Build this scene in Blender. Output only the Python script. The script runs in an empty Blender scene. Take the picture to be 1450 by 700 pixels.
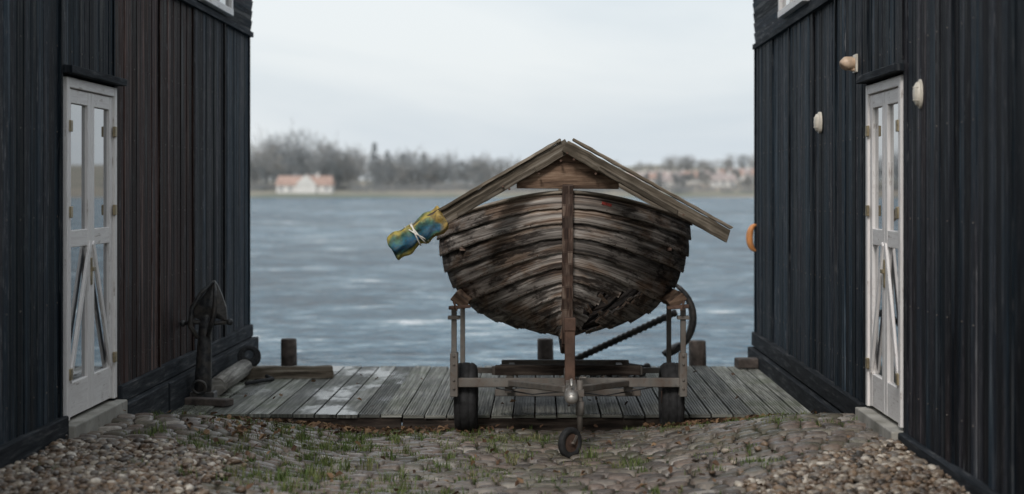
import bpy, bmesh, math, random
import numpy as np
from mathutils import Vector, Matrix, noise as mnoise
random.seed(7); rng=np.random.default_rng(7); np.random.seed(7)
sc=bpy.context.scene
R=random.uniform
# ---------------------------------------------------------------- materials
def newmat(name):
    m=bpy.data.materials.new(name); m.use_nodes=True
    nt=m.node_tree; b=nt.nodes['Principled BSDF']
    return m,nt,b
def N(nt,t,**k):
    n=nt.nodes.new(t)
    for a,v in k.items(): setattr(n,a,v)
    return n
def L(nt,a,b): nt.links.new(a,b)
def ramp(nt,fac,stops,interp='LINEAR'):
    n=N(nt,'ShaderNodeValToRGB'); n.color_ramp.interpolation=interp
    e=n.color_ramp.elements
    while len(e)<len(stops): e.new(0.5)
    for i,(p,c) in enumerate(stops):
        e[i].position=p
        if not isinstance(c,(tuple,list)): c=(c,c,c)
        e[i].color=(c[0],c[1],c[2],1)
    L(nt,fac,n.inputs[0]); return n.outputs[0]
def sq(stops,k=.55): return [(.5+(p-.5)*k,c) for p,c in stops]
def mapv(nt,vec,scale=(1,1,1),loc=(0,0,0)):
    n=N(nt,'ShaderNodeMapping'); n.inputs['Scale'].default_value=scale; n.inputs['Location'].default_value=loc
    L(nt,vec,n.inputs['Vector']); return n.outputs[0]
def noise(nt,vec,scale=1,detail=5,rough=.6,dist=0):
    n=N(nt,'ShaderNodeTexNoise'); n.inputs['Scale'].default_value=scale; n.inputs['Detail'].default_value=detail
    n.inputs['Roughness'].default_value=rough; n.inputs['Distortion'].default_value=dist
    L(nt,vec,n.inputs['Vector']); return n.outputs[0]
def mix(nt,fac,a,b,mode='MIX'):
    n=N(nt,'ShaderNodeMix'); n.data_type='RGBA'; n.blend_type=mode
    if isinstance(fac,(int,float)): n.inputs[0].default_value=fac
    else: L(nt,fac,n.inputs[0])
    for i,x in ((6,a),(7,b)):
        if isinstance(x,(tuple,list)): n.inputs[i].default_value=(x[0],x[1],x[2],1)
        else: L(nt,x,n.inputs[i])
    return n.outputs[2]
def mathn(nt,op,a,b=0.0,clamp=False):
    n=N(nt,'ShaderNodeMath'); n.operation=op; n.use_clamp=clamp
    for i,x in ((0,a),(1,b)):
        if isinstance(x,(int,float)): n.inputs[i].default_value=x
        else: L(nt,x,n.inputs[i])
    return n.outputs[0]
def bump(nt,b,h,strength=.5,dist=.01,nrm=None):
    n=N(nt,'ShaderNodeBump'); n.inputs['Strength'].default_value=strength; n.inputs['Distance'].default_value=dist
    L(nt,h,n.inputs['Height'])
    if nrm: L(nt,nrm,n.inputs['Normal'])
    L(nt,n.outputs[0],b.inputs['Normal']); return n.outputs[0]
def uv(nt): return N(nt,'ShaderNodeTexCoord').outputs['UV']
def obj(nt): return N(nt,'ShaderNodeTexCoord').outputs['Object']
def rnd(nt):
    a=N(nt,'ShaderNodeAttribute'); a.attribute_name='rnd'
    s=N(nt,'ShaderNodeSeparateXYZ'); L(nt,a.outputs['Vector'],s.inputs[0]); return s.outputs
def vary(nt,c,r,lo,hi):
    v=mathn(nt,'ADD',mathn(nt,'MULTIPLY',r,hi-lo),lo)
    vc=N(nt,'ShaderNodeCombineXYZ')
    for i in range(3): L(nt,v,vc.inputs[i])
    return mix(nt,1.0,c,vc.outputs[0],'MULTIPLY')

def wood(name,stops,su=1.5,sv=30,rough=.8,bs=.6,var=.5,blotch=.5,blotchcol=None,spec=.3,bd=.006,bscale=3.0):
    m,nt,b=newmat(name); u=uv(nt)
    n1=noise(nt,mapv(nt,u,(su,sv,1)),1,9,.68,.4)
    c=ramp(nt,n1,sq(stops))
    n2=noise(nt,mapv(nt,u,(bscale*.5,bscale,1),(3,7,0)),1,6,.65)
    f=ramp(nt,n2,[(.44,0),(.60,1)])
    if blotchcol: c=mix(nt,mathn(nt,'MULTIPLY',f,blotch),c,blotchcol)
    else: c=mix(nt,blotch,c,ramp(nt,n2,[(.38,.35),(.62,1.45)]),'MULTIPLY')
    c=vary(nt,c,rnd(nt)[0],1-var*.5,1+var*.5)
    L(nt,c,b.inputs['Base Color'])
    b.inputs['Roughness'].default_value=rough; b.inputs['Specular IOR Level'].default_value=spec
    bump(nt,b,n1,bs,bd); return m
def plain(name,col,rough=.6,metal=0,nscale=12,var=.35,bs=.2,spec=.5,dirt=None):
    m,nt,b=newmat(name); o=obj(nt)
    n=noise(nt,o,nscale,7,.65)
    lo=tuple(x*(1-var) for x in col); hi=tuple(min(1,x*(1+var)) for x in col)
    c=ramp(nt,n,[(.38,lo),(.62,hi)])
    if dirt:
        n2=noise(nt,o,nscale*.5,8,.7); c=mix(nt,ramp(nt,n2,[(.42,0),(.66,1)]),c,dirt)
    L(nt,c,b.inputs['Base Color']); b.inputs['Roughness'].default_value=rough
    b.inputs['Metallic'].default_value=metal; b.inputs['Specular IOR Level'].default_value=spec
    bump(nt,b,n,bs,.004); return m

def tarred(name):
    m,nt,b=newmat(name); u=uv(nt); r=rnd(nt)
    n1=noise(nt,mapv(nt,u,(.55,24,1)),1,8,.68,.3)
    n2=noise(nt,mapv(nt,u,(.45,3,1),(5,1,0)),1,6,.6)
    blue=ramp(nt,n1,[(.38,(.002,.004,.007)),(.49,(.008,.015,.023)),(.56,(.022,.036,.050)),(.64,(.090,.112,.130))])
    red=ramp(nt,n1,[(.38,(.006,.004,.004)),(.48,(.030,.016,.014)),(.55,(.078,.046,.040)),(.64,(.21,.15,.13))])
    f=mathn(nt,'ADD',mathn(nt,'MULTIPLY',r[1],1.0),mathn(nt,'MULTIPLY',mathn(nt,'SUBTRACT',n2,.5),1.6),True)
    c=mix(nt,f,blue,red)
    n3=noise(nt,mapv(nt,u,(5,60,1),(2,2,0)),1,4,.6)
    sc_=mathn(nt,'MULTIPLY',ramp(nt,n3,[(.59,0),(.66,1)]),ramp(nt,n2,[(.42,.10),(.60,.8)]))
    c=mix(nt,sc_,c,(.20,.20,.205))
    c=vary(nt,c,r[0],.4,1.7)
    L(nt,c,b.inputs['Base Color'])
    L(nt,ramp(nt,n1,[(.4,.50),(.6,.9)]),b.inputs['Roughness'])
    b.inputs['Specular IOR Level'].default_value=.12
    bump(nt,b,n1,.9,.010); return m
M={}
M['tar']=tarred('tarred_boards')
M['tarbeam']=wood('tarred_beam',[(.3,(.008,.011,.015)),(.6,(.030,.034,.040)),(.8,(.10,.10,.10))],2,22,.85,.6,.5,.4,spec=.15)
def whitepaint():
    m,nt,b=newmat('white_painted_wood'); u=uv(nt); o=obj(nt)
    n1=noise(nt,mapv(nt,u,(3,40,1)),1,8,.7)
    n2=noise(nt,o,5,8,.7)
    c=ramp(nt,n1,[(.4,(.76,.72,.70)),(.55,(.87,.84,.82))])
    f=mathn(nt,'MULTIPLY',ramp(nt,n1,[(.51,0),(.60,.8)]),ramp(nt,n2,[(.52,0),(.62,1)]))
    c=mix(nt,f,c,(.36,.30,.26))
    L(nt,c,b.inputs['Base Color']); b.inputs['Roughness'].default_value=.55
    bump(nt,b,n1,.3,.003); return m
M['white']=whitepaint()
def glass():
    m,nt,b=newmat('window_glass'); o=obj(nt)
    b.inputs['Base Color'].default_value=(.03,.04,.05,1); b.inputs['Roughness'].default_value=.03
    b.inputs['IOR'].default_value=2.3; b.inputs['Coat Weight'].default_value=.9; b.inputs['Coat Roughness'].default_value=.02
    bump(nt,b,noise(nt,o,1.3,2,.5),.12,.008); return m
M['glass']=glass()
M['brass']=plain('brass_hinge',(.33,.27,.17),.5,.5)
M['concrete']=plain('sill_concrete',(.44,.42,.38),.9,0,9,.3,.5,dirt=(.20,.19,.16))
M['stone']=plain('foundation_stone',(.11,.11,.10),.9,0,3,.4,.6)
M['roof']=plain('tarred_roof',(.04,.04,.045),.8,0,3,.3,.5)
def hullm():
    m,nt,b=newmat('weathered_hull_planks'); u=uv(nt); r=rnd(nt)
    n1=noise(nt,mapv(nt,u,(1.3,34,1)),1,9,.68,.5)
    n2=noise(nt,mapv(nt,u,(1.6,5,1),(3,7,0)),1,7,.66,.4)
    n3=noise(nt,mapv(nt,u,(2.4,8,1),(13,2,0)),1,7,.7)
    brown=ramp(nt,n1,[(.38,(.046,.031,.024)),(.47,(.15,.103,.076)),(.54,(.27,.195,.145)),(.64,(.46,.37,.30))])
    grey=ramp(nt,n1,[(.38,(.08,.071,.065)),(.48,(.25,.22,.196)),(.56,(.42,.38,.345)),(.66,(.64,.60,.55))])
    c=mix(nt,ramp(nt,n2,[(.43,0),(.53,1)]),brown,grey)
    c=mix(nt,mathn(nt,'MULTIPLY',ramp(nt,n3,[(.51,0),(.58,1)]),.85),c,(.032,.025,.022))
    ed=mathn(nt,'MULTIPLY',r[1],ramp(nt,n3,[(.40,.7),(.56,.1)]))
    c=mix(nt,ed,c,(.48,.43,.38))
    c=vary(nt,c,r[0],.6,1.3)
    L(nt,c,b.inputs['Base Color']); b.inputs['Roughness'].default_value=.8; b.inputs['Specular IOR Level'].default_value=.25
    bump(nt,b,n1,.9,.008); return m
M['hull']=hullm()
M['hullin']=wood('hull_inside',[(.3,(.010,.008,.007)),(.7,(.040,.030,.024))],2,20,.9)
M['rawwood']=wood('broken_raw_wood',[(.3,(.16,.10,.07)),(.55,(.40,.29,.22)),(.8,(.62,.54,.45))],2,30,.85)
M['stem']=wood('stem_timber',[(.3,(.035,.022,.018)),(.5,(.11,.068,.051)),(.78,(.32,.25,.20))],2,24,.8,.7,.4,.75,(.030,.020,.016))
M['beamdk']=wood('dark_deck_beam',[(.3,(.02,.015,.012)),(.5,(.055,.040,.032)),(.78,(.13,.105,.085))],2,20,.85,.7,.4,.5)
M['cover']=wood('weathered_cover_beam',[(.28,(.05,.040,.029)),(.46,(.155,.126,.094)),(.6,(.25,.21,.165)),(.8,(.42,.38,.32))],1.3,30,.85,.9,.8,.7,(.066,.054,.038),.3,.008,4)
M['coverbr']=wood('gusset_board',[(.3,(.06,.036,.025)),(.55,(.19,.122,.082)),(.8,(.34,.245,.175))],2,16,.85,.6,.3,.5)
M['greypost']=wood('grey_timber',[(.3,(.10,.09,.08)),(.55,(.26,.245,.22)),(.8,(.45,.43,.39))],1.5,22,.85,.6,.4,.4)
def deckmat():
    m,nt,b=newmat('deck_boards'); u=uv(nt); o=obj(nt); r=rnd(nt)
    n1=noise(nt,mapv(nt,u,(1.2,30,1)),1,8,.65,.3)
    c=ramp(nt,n1,[(.38,(.075,.076,.066)),(.5,(.18,.180,.158)),(.62,(.34,.34,.305))])
    n2=noise(nt,o,1.7,6,.65)
    c=mix(nt,mathn(nt,'MULTIPLY',ramp(nt,n2,[(.48,0),(.62,1)]),.5),c,(.10,.115,.065))
    n3=noise(nt,mapv(nt,o,(1.6,.8,1),(9,4,0)),1.0,6,.66)
    wet=mathn(nt,'MULTIPLY',ramp(nt,n3,[(.46,0),(.56,1)]),r[2])
    c=mix(nt,mathn(nt,'MULTIPLY',wet,.3),c,(.06,.062,.06))
    c=vary(nt,c,r[0],.5,1.45)
    L(nt,c,b.inputs['Base Color'])
    L(nt,ramp(nt,wet,[(0,.7),(1,.22)]),b.inputs['Roughness'])
    bump(nt,b,n1,.35,.003); return m
M['deck']=deckmat()
M['galv']=plain('galvanised_steel',(.19,.178,.16),.65,.15,14,.3,.35,dirt=(.11,.08,.062))
M['rust']=plain('rusty_steel',(.13,.075,.052),.85,.1,18,.4,.6,dirt=(.06,.038,.03))
M['steelhi']=plain('coupling_steel',(.5,.49,.46),.45,.6,20,.3,.3,dirt=(.18,.11,.08))
M['rubber']=plain('tyre_rubber',(.022,.022,.023),.8,0,20,.4,.3)
M['iron']=plain('black_iron',(.035,.038,.042),.5,.1,22,.5,.9,dirt=(.09,.078,.066))
M['rope']=plain('tarred_rope',(.025,.026,.028),.85,0,60,.5,.8)
M['post']=plain('mooring_post_wood',(.075,.06,.052),.85,0,12,.5,.7)
M['lampw']=plain('fixture_plastic',(.72,.66,.56),.4,0,12,.12,.1)
M['peach']=plain('fixture_peach',(.68,.50,.36),.45,0,12,.2,.1)
M['orange']=plain('orange_paint',(.62,.26,.09),.5,0,12,.2,.1)
M['red']=plain('red_paint_remnant',(.30,.05,.04),.6,0,30,.4,.2)
M['string']=plain('white_string',(.7,.68,.62),.8)
def tarpm():
    m,nt,b=newmat('tarp_cloth'); u=uv(nt); o=obj(nt)
    s=N(nt,'ShaderNodeSeparateXYZ'); L(nt,u,s.inputs[0])
    d=mathn(nt,'MULTIPLY',mathn(nt,'SUBTRACT',noise(nt,o,9,3,.5),.5),.30)
    v=mathn(nt,'FRACT',mathn(nt,'ADD',s.outputs[1],d))
    c=ramp(nt,v,[(.0,(.02,.11,.19)),(.10,(.03,.16,.22)),(.18,(.10,.20,.11)),(.27,(.40,.34,.06)),(.36,(.50,.39,.08)),(.43,(.10,.22,.14)),(.5,(.02,.13,.20)),(.58,(.015,.09,.19)),(.64,(.06,.20,.16)),(.70,(.38,.34,.08)),(.80,(.48,.37,.08)),(.90,(.03,.15,.14))])
    uu=mathn(nt,'ADD',s.outputs[0],d)
    c=mix(nt,ramp(nt,uu,[(.80,0),(.86,.9)]),c,(.50,.33,.08))
    n=noise(nt,o,30,7,.7)
    c=mix(nt,ramp(nt,n,[(.44,0),(.62,.7)]),c,(.06,.07,.055))
    L(nt,c,b.inputs['Base Color']); b.inputs['Roughness'].default_value=.65
    bump(nt,b,noise(nt,o,22,5,.6),.9,.014); return m
M['tarp']=tarpm()
def groundmat():
    m,nt,b=newmat('muddy_ground'); o=obj(nt)
    n=noise(nt,o,5,9,.7); n2=noise(nt,o,1.3,5,.6)
    c=ramp(nt,n,[(.4,(.018,.014,.010)),(.55,(.042,.033,.022)),(.65,(.09,.075,.055))])
    c=mix(nt,ramp(nt,n2,[(.44,0),(.54,.8)]),c,(.042,.058,.018))
    L(nt,c,b.inputs['Base Color']); b.inputs['Roughness'].default_value=.9
    bump(nt,b,noise(nt,o,40,8,.7),.8,.02); return m
M['ground']=groundmat()
def cobm():
    m,nt,b=newmat('cobblestone'); o=obj(nt); r=rnd(nt)
    c=ramp(nt,r[0],[(0,(.070,.058,.050)),(.25,(.135,.106,.087)),(.5,(.195,.144,.114)),(.7,(.15,.128,.112)),(.88,(.225,.19,.16)),(1,(.36,.32,.28))])
    n=noise(nt,o,30,8,.66); c=mix(nt,.6,c,ramp(nt,n,[(.38,.5),(.62,1.35)]),'MULTIPLY')
    n2=noise(nt,o,1.6,8,.72); c=mix(nt,ramp(nt,n2,[(.48,0),(.60,.55)]),c,(.070,.072,.034))
    L(nt,c,b.inputs['Base Color']); L(nt,ramp(nt,n,[(.4,.28),(.6,.6)]),b.inputs['Roughness'])
    bump(nt,b,n,.6,.008); return m
M['cobble']=cobm()
def pebm():
    m,nt,b=newmat('pebble'); o=obj(nt); r=rnd(nt)
    c=ramp(nt,r[0],[(0,(.045,.037,.03)),(.25,(.13,.088,.060)),(.5,(.23,.16,.105)),(.7,(.16,.14,.12)),(.88,(.34,.28,.215)),(1,(.62,.56,.48))])
    n=noise(nt,o,50,5,.6); c=mix(nt,.6,c,ramp(nt,n,[(.4,.65),(.6,1.2)]),'MULTIPLY')
    L(nt,c,b.inputs['Base Color']); b.inputs['Roughness'].default_value=.4; return m
M['pebble']=pebm()
def leafm(name,stops,tr=.0):
    m,nt,b=newmat(name); r=rnd(nt)
    L(nt,ramp(nt,r[0],stops),b.inputs['Base Color']); b.inputs['Roughness'].default_value=.7
    b.inputs['Specular IOR Level'].default_value=.25
    return m
M['grass']=leafm('grass_blades',[(0,(.055,.09,.022)),(.5,(.10,.145,.04)),(.8,(.17,.18,.07)),(1,(.30,.26,.14))])
M['dry']=leafm('dry_leaves',[(0,(.055,.032,.02)),(.5,(.14,.08,.048)),(1,(.28,.18,.10))])
M['twig']=leafm('distant_bare_twigs_hazed',[(0,(.165,.185,.198)),(.6,(.235,.24,.242)),(1,(.30,.288,.268))])  # pale blue-grey puts the distance haze into the twig colour
def landm():
    m,nt,b=newmat('far_shore_land'); o=obj(nt)
    n=noise(nt,mapv(nt,o,(.01,.02,.05)),1,6,.6)
    c=ramp(nt,n,[(.4,(.19,.205,.165)),(.5,(.29,.27,.225)),(.6,(.36,.31,.26))])  # grass and soil tones paled to paint in distance haze
    L(nt,c,b.inputs['Base Color']); b.inputs['Roughness'].default_value=.95; b.inputs['Specular IOR Level'].default_value=.1; return m
M['land']=landm()
M['hwall']=plain('distant_house_wall',(.66,.65,.63),.8,0,.5,.05,0)
M['hroof']=plain('distant_house_roof',(.40,.28,.235),.8,0,.5,.15,0)  # distant roofs and windows greyed: haze is put into their colours
M['hroof2']=plain('distant_grey_roof',(.35,.30,.285),.8,0,.5,.15,0)
M['hdark']=plain('distant_window',(.2,.22,.24),.5,0,.5,.05,0)
def waterm():
    m,nt,b=newmat('sea_water'); o=obj(nt)
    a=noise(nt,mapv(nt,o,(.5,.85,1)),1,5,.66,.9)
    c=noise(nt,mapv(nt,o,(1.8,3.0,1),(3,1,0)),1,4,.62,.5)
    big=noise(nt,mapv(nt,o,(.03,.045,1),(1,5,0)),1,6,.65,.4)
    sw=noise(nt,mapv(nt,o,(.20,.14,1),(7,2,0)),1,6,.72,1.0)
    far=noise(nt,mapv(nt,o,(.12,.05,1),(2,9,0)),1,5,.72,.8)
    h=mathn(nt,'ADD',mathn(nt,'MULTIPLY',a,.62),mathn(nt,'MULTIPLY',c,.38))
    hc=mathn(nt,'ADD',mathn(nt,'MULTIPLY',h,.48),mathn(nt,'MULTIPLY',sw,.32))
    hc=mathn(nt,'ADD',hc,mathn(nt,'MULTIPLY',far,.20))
    col=ramp(nt,hc,[(.43,(.012,.042,.075)),(.485,(.042,.112,.17)),(.525,(.115,.220,.295)),(.56,(.32,.43,.50)),(.59,(.88,.92,.94))])  # crests painted lighter, troughs darker, as facets mirror sky; whitest stop is whitecaps
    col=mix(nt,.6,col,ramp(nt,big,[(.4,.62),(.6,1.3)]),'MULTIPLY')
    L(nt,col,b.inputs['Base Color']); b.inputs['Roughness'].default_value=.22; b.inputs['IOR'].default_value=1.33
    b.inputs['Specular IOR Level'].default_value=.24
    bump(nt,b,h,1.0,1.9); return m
M['water']=waterm()

# ---------------------------------------------------------------- mesh builder
COL=sc.collection
class MB:
    def __init__(s): s.v=[];s.f=[];s.uv=[];s.r=[];s.m=[];s.sm=[]
    def rr(s,r): return (random.random(),random.random(),random.random()) if r is None else r
    def face(s,idx,uvs,r,m=0,smooth=False):
        s.f.append(idx);s.uv.append(uvs);s.r.append(r);s.m.append(m);s.sm.append(smooth)
    def obox(s,c,ax,ay,az,m=0,r=None,jit=0):
        r=s.rr(r); c=Vector(c);ax=Vector(ax);ay=Vector(ay);az=Vector(az)
        b=len(s.v); ou=R(0,50);ov=R(0,50); la,lb,lc=ax.length,ay.length,az.length
        sg=[(i,j,k) for i in(-1,1) for j in(-1,1) for k in(-1,1)]
        for i,j,k in sg:
            p=c+ax*i+ay*j+az*k
            if jit: p+=Vector((R(-jit,jit),R(-jit,jit),R(-jit,jit)))
            s.v.append(tuple(p))
        flip = ax.cross(ay).dot(az)<0
        for q,kind in (((0,1,3,2),'x'),((4,6,7,5),'x'),((0,4,5,1),'y'),((2,3,7,6),'y'),((0,2,6,4),'z'),((1,5,7,3),'z')):
            us=[]
            for t in q:
                i,j,k=sg[t]
                if kind=='x': us.append((ou+j*lb*.3,ov+k*lc))
                elif kind=='y': us.append((ou+i*la,ov+k*lc))
                else: us.append((ou+i*la,ov+j*lb))
            q=tuple(b+t for t in q)
            if flip: q=q[::-1];us=us[::-1]
            s.face(q,us,r,m)
    def box(s,x0,x1,y0,y1,z0,z1,grain='x',m=0,r=None,jit=0):
        c=((x0+x1)/2,(y0+y1)/2,(z0+z1)/2);X=((x1-x0)/2,0,0);Y=(0,(y1-y0)/2,0);Z=(0,0,(z1-z0)/2)
        d={'x':(X,Y,Z),'y':(Y,Z,X),'z':(Z,X,Y)}[grain]
        s.obox(c,*d,m=m,r=r,jit=jit)
    def beam(s,p0,p1,w,h,up=(0,0,1),m=0,r=None,jit=0):
        p0=Vector(p0);p1=Vector(p1);d=(p1-p0);a=d/2;dn=d.normalized()
        side=dn.cross(Vector(up)).normalized();u=side.cross(dn)
        s.obox((p0+p1)/2,a,side*w/2,u*h/2,m=m,r=r,jit=jit)
    def rough(s,p0,p1,w,h,up=(0,0,1),m=0,r=None,n=14,jit=.004):
        """weathered timber: box section swept with small wobble so the edges are not straight"""
        p0=Vector(p0);p1=Vector(p1);d=p1-p0;dn=d.normalized();side=dn.cross(Vector(up)).normalized();u=side.cross(dn)
        r=s.rr(r);b=len(s.v);ou=R(0,50);ov=R(0,50);Ln=d.length
        for i in range(n+1):
            c=p0+d*i/n
            for a,e in ((-1,-1),(1,-1),(1,1),(-1,1)):
                q=c+side*(a*w/2+R(-jit,jit))+u*(e*h/2+R(-jit,jit))
                if i in(0,n): q+=dn*R(-jit,jit)*4
                s.v.append(tuple(q))
        vv=[0,w,w+h,2*w+h,2*w+2*h]
        for i in range(n):
            for k in range(4):
                k2=(k+1)%4
                s.face((b+i*4+k,b+i*4+k2,b+i*4+4+k2,b+i*4+4+k),[(ou+Ln*i/n,ov+vv[k]),(ou+Ln*i/n,ov+vv[k+1]),(ou+Ln*(i+1)/n,ov+vv[k+1]),(ou+Ln*(i+1)/n,ov+vv[k])],r,m)
        s.face((b,b+1,b+2,b+3),[(ou,ov),(ou,ov+w),(ou+h,ov+w),(ou+h,ov)],r,m); e=b+n*4
        s.face((e+3,e+2,e+1,e),[(ou,ov),(ou,ov+w),(ou+h,ov+w),(ou+h,ov)],r,m)
    def tube(s,pts,rad,n=10,m=0,r=None,caps=True,smooth=True,flat=1.0,closed=False,nz=0):
        pts=[Vector(p) for p in pts]; r=s.rr(r)
        if not isinstance(rad,(list,tuple)): rad=[rad]*len(pts)
        b=len(s.v);L_=0;ou=R(0,50);us=[]
        K=len(pts)
        up=None
        for i,p in enumerate(pts):
            if closed: t=(pts[(i+1)%K]-pts[i-1]).normalized()
            else: t=(pts[min(i+1,K-1)]-pts[max(i-1,0)]).normalized()
            if up is None:
                ref=Vector((0,0,1)) if abs(t.z)<.9 else Vector((0,1,0))
                sd=t.cross(ref).normalized()
            else:
                sd=(up-t*up.dot(t)).normalized()
            up=sd; u2=sd.cross(t)
            if i: L_+=(p-pts[i-1]).length
            us.append(L_)
            for k in range(n):
                a=2*math.pi*k/n; q=rad[i]*(1+R(-nz,nz))
                s.v.append(tuple(p+sd*math.cos(a)*q+u2*math.sin(a)*q*flat))
        per=2*math.pi*max(rad)
        for i in range(K if closed else K-1):
            j=(i+1)%K
            for k in range(n):
                k2=(k+1)%n
                uu=us[j] if j else us[i]+.05
                s.face((b+i*n+k,b+j*n+k,b+j*n+k2,b+i*n+k2),
                  [(ou+us[i],per*k/n),(ou+uu,per*k/n),(ou+uu,per*(k+1)/n),(ou+us[i],per*(k+1)/n)],r,m,smooth)
        if caps and not closed:
            s.face(tuple(b+k for k in range(n)),[(ou,k*.01) for k in range(n)],r,m)
            s.face(tuple(b+(K-1)*n+k for k in range(n))[::-1],[(ou,k*.01) for k in range(n)],r,m)
    def ball(s,c,rad,m=0,r=None,sc_=(1,1,1),n=12):
        pts=[];rd=[]
        for i in range(n+1):
            a=math.pi*i/n; pts.append((c[0],c[1],c[2]+rad*sc_[2]*math.cos(a))); rd.append(max(1e-4,rad*math.sin(a)))
        s.tube(pts,rd,14,m,r,caps=False)
    def torus(s,c,R_,r_,ax=(0,0,1),n=24,k=8,m=0,sc_=1):
        ax=Vector(ax).normalized();ref=Vector((1,0,0)) if abs(ax.x)<.9 else Vector((0,1,0))
        a=ax.cross(ref).normalized();b=ax.cross(a)
        s.tube([Vector(c)+a*R_*math.cos(2*math.pi*i/n)+b*R_*sc_*math.sin(2*math.pi*i/n) for i in range(n)],r_,k,m,closed=True)
    def build(s,name,mats,parent=None,bevel=0,seg=1,fixn=True):
        me=bpy.data.meshes.new(name); me.from_pydata(s.v,[],s.f)
        for m in mats: me.materials.append(M[m] if isinstance(m,str) else m)
        ul=me.uv_layers.new(name='UVMap'); flat=[c for f in s.uv for q in f for c in q]; ul.data.foreach_set('uv',flat)
        at=me.attributes.new('rnd','FLOAT_VECTOR','FACE'); at.data.foreach_set('vector',[c for q in s.r for c in q])
        me.polygons.foreach_set('material_index',s.m); me.polygons.foreach_set('use_smooth',s.sm)
        me.update()
        o=bpy.data.objects.new(name,me); COL.objects.link(o)
        if fixn:
            bm=bmesh.new();bm.from_mesh(me);bmesh.ops.recalc_face_normals(bm,faces=bm.faces);bm.to_mesh(me);bm.free()
        if bevel:
            md=o.modifiers.new('bevel','BEVEL'); md.width=bevel; md.segments=seg; md.limit_method='ANGLE'
        if parent: o.parent=parent
        return o
def empty(name,loc=(0,0,0)):
    e=bpy.data.objects.new(name,None); COL.objects.link(e); e.empty_display_size=.3; return e
def npmesh(name,verts,faces,rndf,mat,smooth=True,parent=None):
    nf,k=faces.shape
    me=bpy.data.meshes.new(name); me.vertices.add(len(verts)); me.vertices.foreach_set('co',verts.astype(np.float32).ravel())
    me.loops.add(nf*k); me.loops.foreach_set('vertex_index',faces.astype(np.int32).ravel())
    me.polygons.add(nf); me.polygons.foreach_set('loop_start',np.arange(nf,dtype=np.int32)*k)
    me.polygons.foreach_set('use_smooth',np.full(nf,smooth))
    me.update(calc_edges=True); me.validate()
    at=me.attributes.new('rnd','FLOAT_VECTOR','FACE')
    rv=np.zeros((nf,3),np.float32); rv[:,0]=rndf; at.data.foreach_set('vector',rv.ravel())
    me.materials.append(M[mat]); o=bpy.data.objects.new(name,me); COL.objects.link(o)
    if parent:o.parent=parent
    return o

# ---------------------------------------------------------------- ground
XL=-3.3; XR=2.456; YE=19.2
def sm(t): t=np.clip(t,0,1); return t*t*(3-2*t)
def g(x,y):
    x=np.asarray(x,float);y=np.asarray(y,float)
    c=np.interp(y,[2,10,14.4],[-.05,-.16,-.37]); e=np.interp(y,[2,12.9,14.5],[0,-.03,-.30])
    d=np.minimum(x-XL,XR-x)
    t=sm((d-.5)/1.5)
    z=e+(c-e)*t
    z=z+.014*np.sin(x*3.1+y*1.7)*np.cos(y*2.3-x)*(d>0)
    return z
xs=np.concatenate([[-600,-150,-40,-12],np.arange(-3.6,2.8,.1),[12,40,150,600]])
ys=np.concatenate([[-600,-150,-40,-10,0,4],np.arange(6,14.6,.1),[14.66]])
GX,GY=np.meshgrid(xs,ys); GZ=g(GX,GY)-.012
v=np.stack([GX.ravel(),GY.ravel(),GZ.ravel()],1); nx=len(xs)
f=np.array([(j*nx+i,j*nx+i+1,(j+1)*nx+i+1,(j+1)*nx+i) for j in range(len(ys)-1) for i in range(nx-1)])
npmesh('ground',v,f,np.random.rand(len(f)),'ground')
q=MB(); q.box(XL,XR,14.67,14.95,-3,-.42,m=0); q.build('quay_wall',['stone'])

def is_gravel(x,y):
    wob=.06*np.sin(x*7)+.05*np.sin(y*9)
    return ((x<-1.98+wob)&(y<11.35+wob)) | ((x>1.22+wob)&(y<10.25+(x-1.2)*.95+wob))
# cobbles
cv=[];cf=[];cr=[]
n=7; lin=np.array([-1,-.93,-.6,0,.6,.93,1]); A,B=np.meshgrid(lin,lin)
outer=(abs(A)>.99)|(abs(B)>.99)
dome=.016*(1-np.clip((A**4+B**4)*.75,0,1))
prof=np.where(outer,-.05,dome-.002)
fq=np.array([(j*n+i,j*n+i+1,(j+1)*n+i+1,(j+1)*n+i) for j in range(n-1) for i in range(n-1)])
base=0; y=9.2; row=0
while y<14.45:
    rh=R(.105,.14); x=XL+.02+R(0,.1)
    while x<XR-.05:
        w=R(.10,.19); cx=x+w/2; cy=y+rh/2+.025*math.sin(cx*1.3+row*.2)+R(-.007,.007)
        x+=w+R(.012,.024)
        if is_gravel(cx,cy) or random.random()<.03: continue
        if 11.6<cy<13.15 and cx<XL+.12: continue
        hw=w/2; hh=rh/2-.010
        a=R(-.06,.06); ca,sa=math.cos(a),math.sin(a)
        rad=np.sqrt(A**2+B**2); k=np.where(rad>1.25,1.25/rad,1)
        sk=R(-.08,.08)
        px=A*k*hw*(1+sk*B)+np.random.uniform(-.0035,.0035,A.shape); py=B*k*hh+np.random.uniform(-.0035,.0035,A.shape)
        X=cx+px*ca-py*sa; Y=cy+px*sa+py*ca
        tz=R(-.06,.06)*px+R(-.10,.10)*py
        sink=-.014*max(0,mnoise.noise(Vector((cx*1.6,cy*1.6,9)))*2)
        Z=g(X,Y)+prof+R(-.006,.009)+.008+sink+tz+np.random.uniform(-.002,.002,A.shape)
        cv.append(np.stack([X.ravel(),Y.ravel(),Z.ravel()],1)); cf.append(fq+base); base+=n*n
        cr.append(np.full(len(fq),random.random()))
    y+=rh; row+=1
npmesh('cobblestone_paving',np.concatenate(cv),np.concatenate(cf),np.concatenate(cr),'cobble')
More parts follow.
